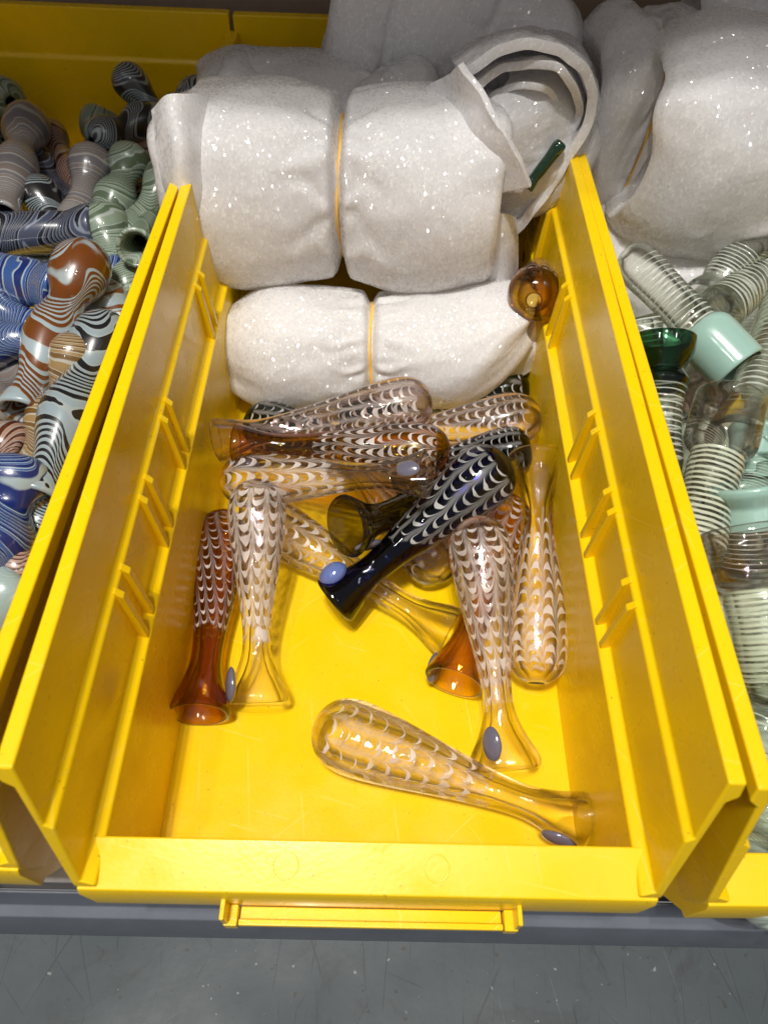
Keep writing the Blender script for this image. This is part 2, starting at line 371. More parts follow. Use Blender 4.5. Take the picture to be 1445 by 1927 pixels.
LB = make_bin('yellow plastic bin at the left edge filled with striped marbled pipes', (-.1476, .0050, -.0008), math.radians(-1.15))
RB = make_bin('yellow plastic bin at the right edge with spiral glass pipes under foam', (.1443, .0, -.0006), math.radians(.6))

# ------------------------------------------------------------------ pipes
def catmull(ts, vs, t):
    if t <= ts[0]: return vs[0]
    if t >= ts[-1]: return vs[-1]
    for i in range(len(ts) - 1):
        if t <= ts[i+1]: break
    h = ts[i+1] - ts[i]; f = (t - ts[i])/h
    m0 = (vs[i+1] - vs[i-1])/(ts[i+1] - ts[i-1])*h if i > 0 else (vs[1] - vs[0])
    m1 = (vs[i+2] - vs[i])/(ts[i+2] - ts[i])*h if i + 2 < len(ts) else (vs[i+1] - vs[i])
    return (2*f**3 - 3*f**2 + 1)*vs[i] + (f**3 - 2*f**2 + f)*m0 + (-2*f**3 + 3*f**2)*vs[i+1] + (f**3 - f**2)*m1
# outer radius along the length, from the bowl end (0) to the mouth (1), in units of the widest radius
BAT = [(0, .30), (.006, .42), (.02, .60), (.05, .82), (.10, .96), (.17, 1.), (.30, .90), (.45, .73), (.60, .56), (.72, .47), (.80, .46), (.88, .55), (.95, .70), (1., .80)]
FAN = [(0, .30), (.006, .42), (.02, .60), (.05, .82), (.10, .96), (.17, 1.), (.30, .90), (.45, .72), (.60, .54), (.72, .44), (.80, .44), (.88, .57), (.95, .76), (.98, .83), (1., .82)]
TRUMPET = [(0, .30), (.006, .42), (.02, .60), (.05, .82), (.10, .96), (.18, 1.), (.32, .92), (.46, .76), (.60, .60), (.72, .52), (.80, .55), (.88, .70), (.95, .90), (1., 1.02)]
DOUBLE = [(0, .34), (.006, .5), (.03, .74), (.08, .94), (.14, 1.), (.22, .94), (.30, .70), (.36, .62), (.42, .72), (.52, .92), (.60, .95), (.70, .80), (.80, .58), (.88, .54), (.95, .66), (1., .72)]
PEANUT = [(0, .34), (.006, .5), (.03, .74), (.09, .96), (.16, 1.), (.26, .90), (.38, .66), (.50, .58), (.62, .68), (.74, .86), (.84, .90), (.93, .78), (1., .60)]
TUBE = [(0, .5), (.006, .66), (.03, .86), (.08, .97), (.14, 1.), (.3, .90), (.5, .85), (.66, .84), (.74, .80), (.80, .78), (.88, .90), (.95, 1.0), (1., 1.02)]
CYL = [(0, .3), (.006, .42), (.03, .62), (.08, .76), (.16, .80), (.30, .76), (.5, .74), (.60, .76), (.655, .72), (.675, .80), (.70, .93), (.74, 1.0), (.85, 1.01), (1., 1.0)]
CUP = [(0, .3), (.006, .42), (.03, .62), (.08, .74), (.16, .78), (.30, .72), (.5, .70), (.62, .78), (.70, .90), (.75, .80), (.78, .70), (.82, .80), (.90, 1.0), (1., 1.08)]
def pipe_mesh(name, L, R, prof, fan=0., wall=.34, seg=40, rows=56, wob=.025, seed=0., bend=0.):
    ts = [p[0] for p in prof]; vs = [p[1] for p in prof]
    rnd = random.Random(int(seed*977) + 5)
    ph = rnd.random()*6
    rings = []
    vt = [0, .004, .008, .014, .022, .035, .05] + [.05 + .95*(i/(rows))**1. for i in range(1, rows + 1)]
    rl = catmull(ts, vs, 1.)
    for v in vt: rings.append((v*L, catmull(ts, vs, v)*R, v))
    w = wall*R*.55
    rm = rl*R
    # rolled mouth rim
    for a in (35, 75, 110, 150, 180):
        a = math.radians(a); rings.append((L + math.sin(a)*w*.55, rm - w*.5 + math.cos(a)*w*.5, 1.0))
    inner = []
    for i in range(18):
        v = .985 - i*(.985 - .10)/17
        o = catmull(ts, vs, v)*R
        r = max(o - w*(1.2 if v > .8 else 1.35), .22*R)
        if v < .3: r = min(r, .62*R)
        inner.append((v*L, r, v))
    inner += [(.055*L, .50*R, .05), (.03*L, .33*R, .03), (.012*L, .24*R, .01)]
    nout = len(rings); rings += inner
    verts = []; uvr = []
    for z, r, v in rings:
        k = max(0., min(1., (v - .66)/.34)); k = k*k*(3 - 2*k)
        for j in range(seg):
            a = 2*math.pi*j/seg
            rr = r*(1 + wob*noise.noise(Vector((math.cos(a)*1.1 + seed, math.sin(a)*1.1, z/R*.55 + seed))))
            x = rr*math.cos(a)*(1 + fan*k); y = rr*math.sin(a)*(1 - fan*.55*k)
            verts.append((x + bend*math.sin(math.pi*v), y, z))
        uvr.append(v)
    faces = []; n = len(rings)
    for i in range(n):
        i2 = (i + 1) % n
        for j in range(seg):
            j2 = (j + 1) % seg
            faces.append((i*seg + j, i*seg + j2, i2*seg + j2, i2*seg + j))
    me = bpy.data.meshes.new(name); me.from_pydata(verts, [], faces); me.update()
    ul = me.uv_layers.new(name='UVMap'); k = 0
    for fi, p in enumerate(me.polygons):
        i = fi // seg; j = fi % seg; i2 = (i + 1) % n
        for q, (ii, jj) in enumerate(((i, j), (i, j + 1), (i2, j + 1), (i2, j))):
            ul.data[p.loop_start + q].uv = (jj/seg, uvr[ii])
        p.material_index = 0 if i < nout - 3 or i == n - 1 else 1
    return me
def frame(A, B, roll):
    z = (B - A).normalized(); ref = Vector((0, 0, 1)) if abs(z.z) < .95 else Vector((0, 1, 0))
    x = ref.cross(z).normalized(); y = z.cross(x)
    m = Matrix((x, y, z)).transposed().to_4x4() @ Matrix.Rotation(math.radians(roll), 4, 'Z'); m.translation = A
    return m
def ellipsoid(name, mat, parent, c, rad, nrm, seg=24, rows=14, squash=(1, 1, .55)):
    bm = bmesh.new(); bmesh.ops.create_uvsphere(bm, u_segments=seg, v_segments=rows, radius=rad)
    for v in bm.verts: v.co = Vector((v.co.x*squash[0], v.co.y*squash[1], v.co.z*squash[2]))*(1 + .06*noise.noise(v.co*200))
    q = Vector(nrm).normalized().to_track_quat('Z', 'Y').to_matrix().to_4x4(); q.translation = c
    bmesh.ops.transform(bm, matrix=q, verts=bm.verts)
    return bm_obj(name, bm, mat, parent, smooth=True)
def pix(p):
    c = p - CAM; d = c.dot(FWD); return W/2 + F*c.dot(RIGHT)/d, H/2 - F*c.dot(UP)/d
def best_angle(m, L, R, prof, v, px):
    r = catmull([p[0] for p in prof], [p[1] for p in prof], v)*R*1.2; best = None
    for a in range(0, 360, 5):
        p = m @ Vector((r*math.cos(math.radians(a)), r*math.sin(math.radians(a)), v*L)); x, y = pix(p)
        e = math.hypot(x - px[0], y - px[1]) + 1500*(p - CAM).length   # prefer the side towards the viewer on ties
        if best is None or e < best[0]: best = (e, a)
    return best[1]
DOT = simple('blue_grey_glass', (.125, .12, .165), .12, Coat_Weight=1., Coat_Roughness=.03)
LOG = []
def pipe(name, A, B, mats, label, cat='glass pipe', group=None, R=.0125, prof=BAT, fan=0., roll=0., seed=1., dots=(), wall=.34, bend=0., seg=40, rows=56, wob=.025, dotmat=None, dotr=.0044, dotsq=(.80, 1.25, .36)):
    L = (B - A).length; LOG.append((label[:44], round(L, 4)))
    me = pipe_mesh('glass_body', L, R, prof, fan, wall, seg, rows, wob, seed, bend)
    m = frame(A, B, roll)
    if dots:
        root = bpy.data.objects.new(name, None); COL.objects.link(root); root.matrix_world = m; root.empty_display_size = .01
        tag(root, label, cat, group)
        link('glass_body', me, mats, root)
        ts = [p[0] for p in prof]; vs = [p[1] for p in prof]
        for v, ang in dots:
            if isinstance(ang, tuple): ang = best_angle(m, L, R, prof, v, ang)
            a = math.radians(ang); k = max(0., min(1., (v - .66)/.34)); k = k*k*(3 - 2*k)
            r = catmull(ts, vs, v)*R; d = Vector((math.cos(a)*(1 + fan*k), math.sin(a)*(1 - fan*.55*k), 0))
            ellipsoid('glass_dot', dotmat or DOT, root, d*r*1.02 + Vector((0, 0, v*L)), dotr, d, squash=dotsq)
        return root
    o = link(name, me, mats); o.matrix_world = m
    return tag(o, label, cat, group)

CLEAR_T, CLEAR_E = (.992, .972, .958), (.97, .905, .865)
INN = mat_glass_plain('clear_bore', (.992, .982, .975), (.95, .90, .87), amt=.8)
INN_AMB = mat_glass_plain('amber_bore', (.97, .92, .78), (.75, .5, .2), amt=.6)
INN_DK = mat_glass_plain('dark_bore', (.5, .5, .6), (.3, .3, .4), amt=.6)
def clear(i, pink=0, **kw): return [mat_feather('feathered_clear_glass', *(((.965, .885, .89), (.90, .77, .78)) if pink else (CLEAR_T, CLEAR_E)), seed=i, **kw), INN]
def amber(i, **kw): return [mat_feather('feathered_amber_glass', (.70, .50, .115), (.38, .19, .03), seed=i, **{'haze': .25, **kw}), INN_AMB]
G = 'feathered glass pipes in the middle bin'
def P(px, py, z): return at_z(px, py, z)
def Y(px, py, y): return at_y(px, py, y)
CP = 'glass pipe'
pipe('glass_pipe', P(594, 1362, .0120), P(1098, 1550, .0098), clear(1, K=9, N=13, v1=.62, amp=1.7), 'clear feathered pipe lying alone at the front, across the bin floor', CP, G, fan=.30, prof=FAN, roll=85, R=.0113, dots=((.93, (1050, 1600)),), seed=1)
pipe('glass_pipe', P(425, 968, .0105), P(374, 1340, .0102), amber(2, K=12, N=17, twist=4., v1=.66, amp=2.4, haze=.2), 'amber feathered pipe beside the left wall, its round mouth facing the front', CP, G, R=.0096, prof=TRUMPET, roll=20, seed=2)
pipe('glass_pipe', P(484, 905, .037), P(482, 1318, .0100), clear(3, K=10, N=13, v1=.74, amp=2.4, th=.5, haze=.5), 'clear feathered pipe pointing at the front beside the amber one, grey dot at its foot', CP, G, R=.0097, fan=.28, prof=FAN, roll=0, dots=((.93, (430, 1300)),), seed=3)
pipe('glass_pipe', P(470, 962, .0108), P(846, 1190, .0095), clear(4, K=10, N=16, v1=.66, twist=1.5), 'clear feathered pipe lying on the floor half under the dark blue one', CP, G, R=.0102, fan=.25, prof=FAN, roll=80, seed=4)
pipe('glass_pipe', P(424, 905, .029), P(797, 893, .052), clear(5, K=9, N=12, v1=.60, th=.5, haze=.45, amp=2.2), 'pinkish clear feathered pipe lying crosswise just in front of the red amber one', CP, G, R=.0096, prof=BAT, roll=0, dots=((.96, (790, 880)),), dotr=.0032, seed=5)
pipe('glass_pipe', P(846, 850, .043), P(447, 838, .040), amber(6, K=11, N=17, v1=.60, amp=2.6, th=.45), 'red amber feathered pipe lying crosswise on top, flared mouth to the left', CP, G, R=.0096, prof=BAT, roll=0, dots=((.95, (470, 890)),), seed=6)
pipe('glass_pipe', P(812, 752, .046), P(412, 828, .034), clear(7, K=11, N=17, v1=.62, amp=1.6, pink=1), 'pinkish feathered pipe slanting along the front of the foam bundle', CP, G, R=.0102, prof=BAT, roll=30, seed=7)
pipe('glass_pipe', P(1017, 782, .030), P(640, 838, .018), clear(8, K=11, N=17, v1=.62, amp=1.5, pink=1), 'pinkish feathered pipe with its rounded end near the right wall below the foam', CP, G, R=.0102, prof=BAT, seed=8)
DKB = [mat_feather('feathered_dark_blue_glass', (.09, .11, .55), (.03, .04, .24), K=10, N=15, amp=2.2, v0=.07, v1=.56, seed=9, haze=.32, white=(.74, .74, .72), gam=.85, th=.34), INN_DK]
pipe('glass_pipe', P(952, 862, .042), P(632, 1128, .0145), DKB, 'dark blue feathered pipe lying diagonally over the others with a blue dot at its mouth', CP, G, R=.0114, prof=BAT, roll=0, dots=((.935, (612, 1075)),), dotmat=simple('cornflower_glass', (.11, .16, .40), .1, Coat_Weight=1., Coat_Roughness=.02), dotr=.0050, dotsq=(.9, 1.05, .72), seed=9)
OLV = [mat_feather('feathered_olive_glass', (.60, .62, .16), (.30, .31, .07), K=10, N=14, v1=.4, seed=10), mat_glass_plain('olive_bore', (.5, .45, .12), (.3, .26, .05), amt=.6)]
pipe('glass_pipe', P(872, 938, .0110), P(654, 990, .0330), OLV, 'olive green glass pipe pointing its open mouth left from under the dark blue one', CP, G, R=.0104, prof=TRUMPET, dots=((.90, (695, 1035)),), seed=10)
pipe('glass_pipe', P(1010, 1286, .0110), P(1012, 862, .034), clear(11, K=11, N=14, v1=.62, amp=1.9, th=.45), 'clear feathered pipe along the right wall with its rounded end towards the front', CP, G, R=.0102, prof=TRUMPET, seed=11)
pipe('glass_pipe', P(897, 975, .038), P(951, 1442, .0100), clear(12, K=10, N=15, v1=.70, amp=2.2, twist=2.0, th=.45, haze=.45), 'clear twisted feathered pipe leaning over the amber mouth, flared foot towards the front', CP, G, R=.0102, fan=.32, prof=FAN, dots=((.91, (932, 1400)),), dotr=.0040, seed=12)
pipe('glass_pipe', P(962, 940, .0125), P(856, 1280, .0115), [mat_feather('feathered_honey_glass', (.90, .74, .24), (.55, .33, .05), K=11, N=16, v1=.5, seed=13, haze=.3), INN_AMB], 'honey amber pipe under the twisted clear one, open mouth to the front', CP, G, R=.0098, prof=TRUMPET, dots=((.95, (815, 1255)),), seed=13)
pipe('glass_pipe', P(842, 1082, .0112), P(640, 850, .0095), clear(14, K=9, N=11, v1=.6), 'clear pipe buried under the dark blue one, only its rounded end showing', CP, G, R=.0108, prof=BAT, seed=14)
GRN = [mat_feather('feathered_green_glass', (.06, .22, .12), (.03, .10, .06), K=10, N=15, v1=.6, seed=15), INN]
pipe('glass_pipe', P(462, 792, .0125), P(800, 880, .0105), GRN, 'green feathered pipe at the back left, tip peeping out behind the red amber one', CP, G, prof=BAT, R=.0105, seed=15)
pipe('glass_pipe', P(995, 732, .0145), P(640, 770, .0105), GRN, 'green feathered pipe tucked under the foam bundle at the right wall', CP, G, prof=BAT, R=.0105, seed=16)
_a = Y(1004, 566, .226); pipe('glass_pipe', _a, _a + ray(1004, 566).normalized()*.060 + Vector((.002, .012, .014)), amber(17, K=12, N=10, v0=.12, v1=.8, th=.4), 'amber pipe end-on between the foam bundles and the right wall, bowl hole facing out', CP, G, prof=BAT, R=.0104, seed=17)
DK2 = [mat_feather('feathered_black_glass', (.02, .02, .03), (.01, .01, .02), K=11, N=15, v1=.6, seed=18, haze=.3, white=(.74, .74, .72), th=.34), INN_DK]
pipe('glass_pipe', P(1000, 846, .0250), P(742, 884, .0125), DK2, 'black feathered pipe behind the dark blue one, rounded tip showing', CP, G, prof=BAT, R=.0102, seed=18)

# ------------------------------------------------------------------ left bin: striped marbled pipes
WHT = (.29, .335, .34); CREAM = (.34, .325, .29)
def pal(k):
    return {'bw': ((.010, .010, .012), WHT, (.24, .30, .33)), 'bk': ((.008, .008, .012), (.21, .24, .30), (.05, .06, .10)),
            'br': ((.135, .040, .007), WHT, (.29, .36, .39)), 'dr': ((.085, .020, .008), CREAM, (.36, .20, .14)),
            'bl': ((.005, .018, .125), (.32, .39, .41), (.03, .08, .25)), 'gr': ((.085, .125, .075), (.34, .39, .35), (.21, .27, .20)),
            'ma': ((.20, .165, .15), (.36, .36, .34), (.16, .15, .165)), 'tn': ((.14, .072, .018), (.39, .38, .32), (.28, .18, .07)), 'pg': ((.27, .35, .33), (.38, .45, .43), (.23, .33, .35))}[k]
MARB = {}
def marble(k, seed):
    v = int(seed*3) % 4
    if (k, v) not in MARB:
        MARB[(k, v)] = mat_marble('marbled_glass_' + {'bw': 'black_white', 'bk': 'black', 'br': 'brown', 'dr': 'russet', 'bl': 'blue', 'gr': 'green', 'ma': 'mauve', 'tn': 'tan', 'pg': 'pale_green'}[k],
                                  pal(k), k=(1, 2, 1, 2)[v], freq=(24, 19, 27, 16)[v], amp=(.50, .38, .26, .62)[v], seed=seed*1.7, dens=(.45, .5, .42, .55)[v])
    return MARB[(k, v)]
GL = 'striped marbled pipes heaped in the left bin'
# bowl-end pixel, height, mouth pixel, height, palette, radius, shape, label
LEFT = [
 ((224, 128), .083, (318, 222), .070, 'bw', .0078, PEANUT, 'black and white striped pipe sticking up highest against the yellow back wall'),
 ((346, 150), .088, (420, 235), .070, 'bw', .0080, PEANUT, 'black striped pipe tip just left of the foam, at the back wall'),
 ((150, 226), .068, (262, 232), .066, 'gr', .0080, PEANUT, 'grey green pipe end lying behind the black and white one, near the back wall'),
 ((172, 268), .072, (330, 200), .070, 'bw', .0085, DOUBLE, 'black and white pipe lying level below the one that sticks up'),
 ((22, 192), .070, (-70, 150), .066, 'gr', .0095, PEANUT, 'dark green pipe end cut by the left edge near the back'),
 ((56, 214), .074, (6, 405), .070, 'ma', .0094, DOUBLE, 'pale mauve two-bulbed pipe at the left edge, high in the heap'),
 ((12, 262), .060, (-90, 240), .060, 'bw', .0085, PEANUT, 'dark striped pipe behind the pale mauve one at the left edge'),
 ((88, 240), .064, (150, 350), .060, 'dr', .0072, PEANUT, 'russet striped pipe right of the pale mauve one'),
 ((58, 300), .062, (142, 372), .062, 'bk', .0080, PEANUT, 'black pipe with broad grey bands between the mauve and the white ones'),
 ((178, 284), .072, (128, 412), .066, 'ma', .0090, PEANUT, 'milky white mauve pipe in the middle of the heap'),
 ((254, 282), .072, (186, 402), .066, 'gr', .0088, DOUBLE, 'green and white striped pipe beside the milky white one'),
 ((326, 318), .070, (232, 428), .066, 'gr', .0090, PEANUT, 'pipe with one broad green band next to the foam bundle'),
 ((286, 262), .062, (262, 350), .056, 'dr', .0065, PEANUT, 'thin brown pipe in the gap behind the broad green band'),
 ((56, 352), .066, (130, 424), .064, 'bw', .0092, PEANUT, 'black and white bulb below the broad grey-banded one'),
 ((-66, 446), .064, (178, 432), .066, 'bk', .0096, TUBE, 'long black pipe with grey lines lying level from the left edge'),
 ((186, 400), .068, (222, 490), .064, 'gr', .0098, PEANUT, 'fat green striped bulb left of the round open mouth'),
 ((292, 408), .052, (256, 466), .074, 'gr', .0088, BAT, 'green glass pipe seen into its round open mouth beside the bin edge'),
 ((-30, 486), .056, (130, 476), .056, 'pg', .0085, PEANUT, 'pale green pipe under the long black one'),
 ((-60, 512), .060, (122, 545), .064, 'bl', .0105, TUBE, 'thick blue and white pipe lying level at the left edge'),
 ((168, 470), .075, (42, 772), .066, 'br', .0100, DOUBLE, 'long brown and pale blue two-bulbed pipe slanting over the heap'),
 ((192, 506), .060, (276, 540), .058, 'bl', .0086, PEANUT, 'blue striped pipe right of the brown bulb, under the bin edge'),
 ((178, 542), .062, (256, 622), .058, 'br', .0086, PEANUT, 'brown lined pipe dipping under the bin edge right of the long brown one'),
 ((-50, 562), .058, (92, 606), .060, 'bl', .0092, PEANUT, 'blue striped pipe just under the thick blue one'),
 ((-60, 652), .062, (76, 614), .068, 'bl', .0094, PEANUT, 'dark blue pipe pointing its small glass tip to the right'),
 ((206, 602), .070, (70, 935), .064, 'bw', .0100, DOUBLE, 'long black and white pipe along the bin edge'),
 ((152, 632), .074, (112, 735), .066, 'tn', .0080, PEANUT, 'tan striped pipe between the long brown and the long black ones'),
 ((-46, 790), .056, (24, 690), .056, 'ma', .0088, PEANUT, 'pale mauve pipe left of the long brown one'),
 ((120, 764), .062, (52, 872), .066, 'tn', .0096, PEANUT, 'tan striped pipe with an open end below the long brown one'),
 ((50, 852), .060, (-60, 812), .060, 'dr', .0086, PEANUT, 'russet pipe end at the left edge beside the tan open one'),
 ((44, 866), .068, (-30, 1050), .066, 'bl', .0098, DOUBLE, 'blue and white two-bulbed pipe at the left edge near the front'),
 ((104, 950), .056, (20, 1075), .052, 'bw', .0086, PEANUT, 'short black and white pipe low beside the bin edge'),
 ((66, 1035), .060, (0, 1100), .056, 'dr', .0080, PEANUT, 'russet pipe deep down by the bin edge near the front'),
 ((52, 1088), .056, (-70, 1180), .056, 'pg', .0100, TUBE, 'pale grey green pipe nearest the front at the left edge'),
]
for i, (a, za, b, zb, kd, r, pf, lab) in enumerate(LEFT):
    A_, B_ = P(*a, za), P(*b, zb)
    if (B_ - A_).length < .042: B_ = A_ + (B_ - A_).normalized()*.042; B_.z -= .007
    pipe('marbled_pipe', A_, B_, [marble(kd, 1.3 + i*.41), marble(kd, 1.3 + i*.41)], lab, 'glass pipe', GL, R=r, prof=pf, roll=(i*67) % 360, seed=20 + i, seg=30, rows=40, wob=.06)
rf = random.Random(4)
kd_group = {'gr': 'buried green pipes', 'bw': 'buried black and white pipes', 'bl': 'buried blue pipes', 'br': 'buried brown pipes', 'bk': 'buried black pipes', 'dr': 'buried russet pipes', 'ma': 'buried mauve pipes'}
for i in [q for q in range(30) if q % 6 == 5 or q > 22]:   # the heap underneath, seen through the gaps
    y = .085 + .262*(i // 3)/9.; x = -.147 + (-.036, 0, .036)[i % 3] + rf.uniform(-.006, .006)
    zc = .040 + rf.uniform(-.005, .005) + (.006 if y < .3 else -.004)
    a = rf.uniform(0, math.pi); d = Vector((math.cos(a)*.7, math.sin(a), rf.uniform(-.12, .12))).normalized()*.034
    c = Vector((x, y, zc)); kd = ('gr', 'bw', 'bl', 'br', 'bk', 'dr', 'ma')[i % 7]
    pipe('marbled_pipe', c - d, c + d, [marble(kd, i*.53)]*2, {'gr': 'green', 'bw': 'black and white', 'bl': 'blue', 'br': 'brown', 'bk': 'black', 'dr': 'russet', 'ma': 'mauve'}[kd] + ' striped pipe deep in the left heap, glimpsed between the upper pipes', 'glass pipe', kd_group[kd], R=.0095, prof=DOUBLE, seed=70 + i, seg=24, rows=30, wob=.05)

# ------------------------------------------------------------------ right bin: clear pipes wound with white threads
TEAL = (.32, .49, .43); PINKC = (.985, .955, .95)
GR = 'spiral glass pipes in the right bin'
SPT, SPE = (.945, .97, .94), (.80, .85, .78)
def spiral(i, **kw): return [mat_spiral('spiral_clear_glass', SPT, SPE, seed=i, **kw), INN]
RIGHT_P = [
 ((1178, 474), .074, (1388, 692), .062, spiral(1, turns=20, v1=.70, seg=((.665, 1.1, TEAL, True),)), .0098, CYL, 0, 'spiral pipe with a milky teal mouth, nearest the foam in the right bin'),
 ((1418, 448), .070, (1335, 560), .056, spiral(2, turns=14, v0=.3), .0098, TUBE, 0, 'clear bulb-ended spiral pipe against the foam at the right edge'),
 ((1326, 606), .060, (1540, 430), .062, spiral(3, turns=26, th=.36, cross=True), .0092, TUBE, 0, 'finely threaded clear pipe slanting up to the right edge below the foam'),
 ((1196, 596), .062, (1218, 720), .046, spiral(4, turns=9, v0=.0), .0090, TUBE, 0, 'clear pipe end with white flecks behind the dark green cup'),
 ((1236, 905), .052, (1247, 640), .076, spiral(5, turns=18, th=.3, cross=True, v1=.64, seg=((.66, 1.1, (.05, .20, .09), False),)), .0098, CUP, 0, 'clear spiral pipe with a dark green cup at the bin edge'),
 ((1296, 1075), .050, (1376, 752), .070, spiral(6, turns=24, v1=.70, white=(.70, .74, .58), th=.5, seg=((.66, 1.1, PINKC, False),)), .0108, CYL, 0, 'pale green threaded pipe with a clear pinkish cup'),
 ((1500, 540), .062, (1388, 830), .056, spiral(7, turns=22), .0102, TUBE, 0, 'white threaded pipe at the right edge beside the teal mouth'),
 ((1424, 800), .058, (1410, 905), .050, spiral(8, turns=2, seg=((-.1, 1.1, TEAL, True),)), .0085, TUBE, 0, 'milky teal piece low behind the pinkish cup'),
 ((1430, 1080), .046, (1408, 915), .064, spiral(9, turns=14, seg=((.55, 1.1, TEAL, True),)), .0112, TUBE, 0, 'pipe with a broad milky teal end at the right edge'),
 ((1470, 1330), .052, (1402, 1000), .072, spiral(10, turns=24, v1=.70, white=(.62, .70, .52), th=.5, cross=True, seg=((.66, 1.1, PINKC, False),)), .0118, CYL, 0, 'thick pale green threaded pipe with a clear cup nearest the front'),
 ((1322, 800), .052, (1278, 930), .046, spiral(11, turns=24), .0080, TUBE, 0, 'thin threaded pipe between the green cup and the pinkish cup'),
 ((1470, 1270), .046, (1420, 1420), .040, spiral(12, turns=10, white=(.5, .6, .48)), .0105, TUBE, 0, 'clear green tinged pipe end low at the front of the right bin'),
 ((1490, 1480), .052, (1432, 1580), .046, spiral(13, turns=10, white=(.5, .6, .48)), .0098, TUBE, 0, 'clear pipe end just behind the front lip of the right bin'),
 ((1330, 770), .048, (1300, 690), .052, [mat_glass_plain('pink_glass', (.9, .82, .80), (.6, .5, .5)), INN], .0085, TUBE, 0, 'clear pinkish pipe end under the teal mouth'),
 ((1460, 880), .056, (1385, 1000), .050, spiral(14, turns=20), .0095, TUBE, 0, 'white threaded pipe behind the broad teal end'),
]
for i, (a, za, b, zb, mt, r, pf, roll, lab) in enumerate(RIGHT_P):
    pipe('spiral_pipe', P(*a, za), P(*b, zb), mt, lab, 'glass pipe', GR, R=r, prof=pf, roll=roll, seed=110 + i, wall=.3)
sp = [mat_marble('milky_green_threaded_glass', ((.50, .57, .50), (.26, .32, .27), (.36, .43, .37)), k=1, freq=26, amp=.1, seed=3.)]*2; sp2 = [mat_marble('milky_grey_threaded_glass', ((.54, .57, .52), (.30, .32, .29), (.40, .43, .39)), k=1, freq=22, amp=.12, seed=5.)]*2
for i in range(24):
    y = .06 + .19*(i // 3)/7.; x = .144 + (-.036, 0, .034)[i % 3] + rf.uniform(-.008, .008)
    a = rf.uniform(0, math.pi); d = Vector((math.cos(a)*.7, math.sin(a), rf.uniform(-.12, .12))).normalized()*.034
    c = Vector((x, y, .030 + rf.uniform(-.006, .006)))
    pipe('spiral_pipe', c - d, c + d, (sp, sp2)[i % 2], 'threaded glass pipe deep in the right heap, glimpsed between the upper pipes', 'glass pipe', 'spiral pipes deep in the right heap', R=.0098, prof=TUBE, seed=150 + i, seg=24, rows=30)

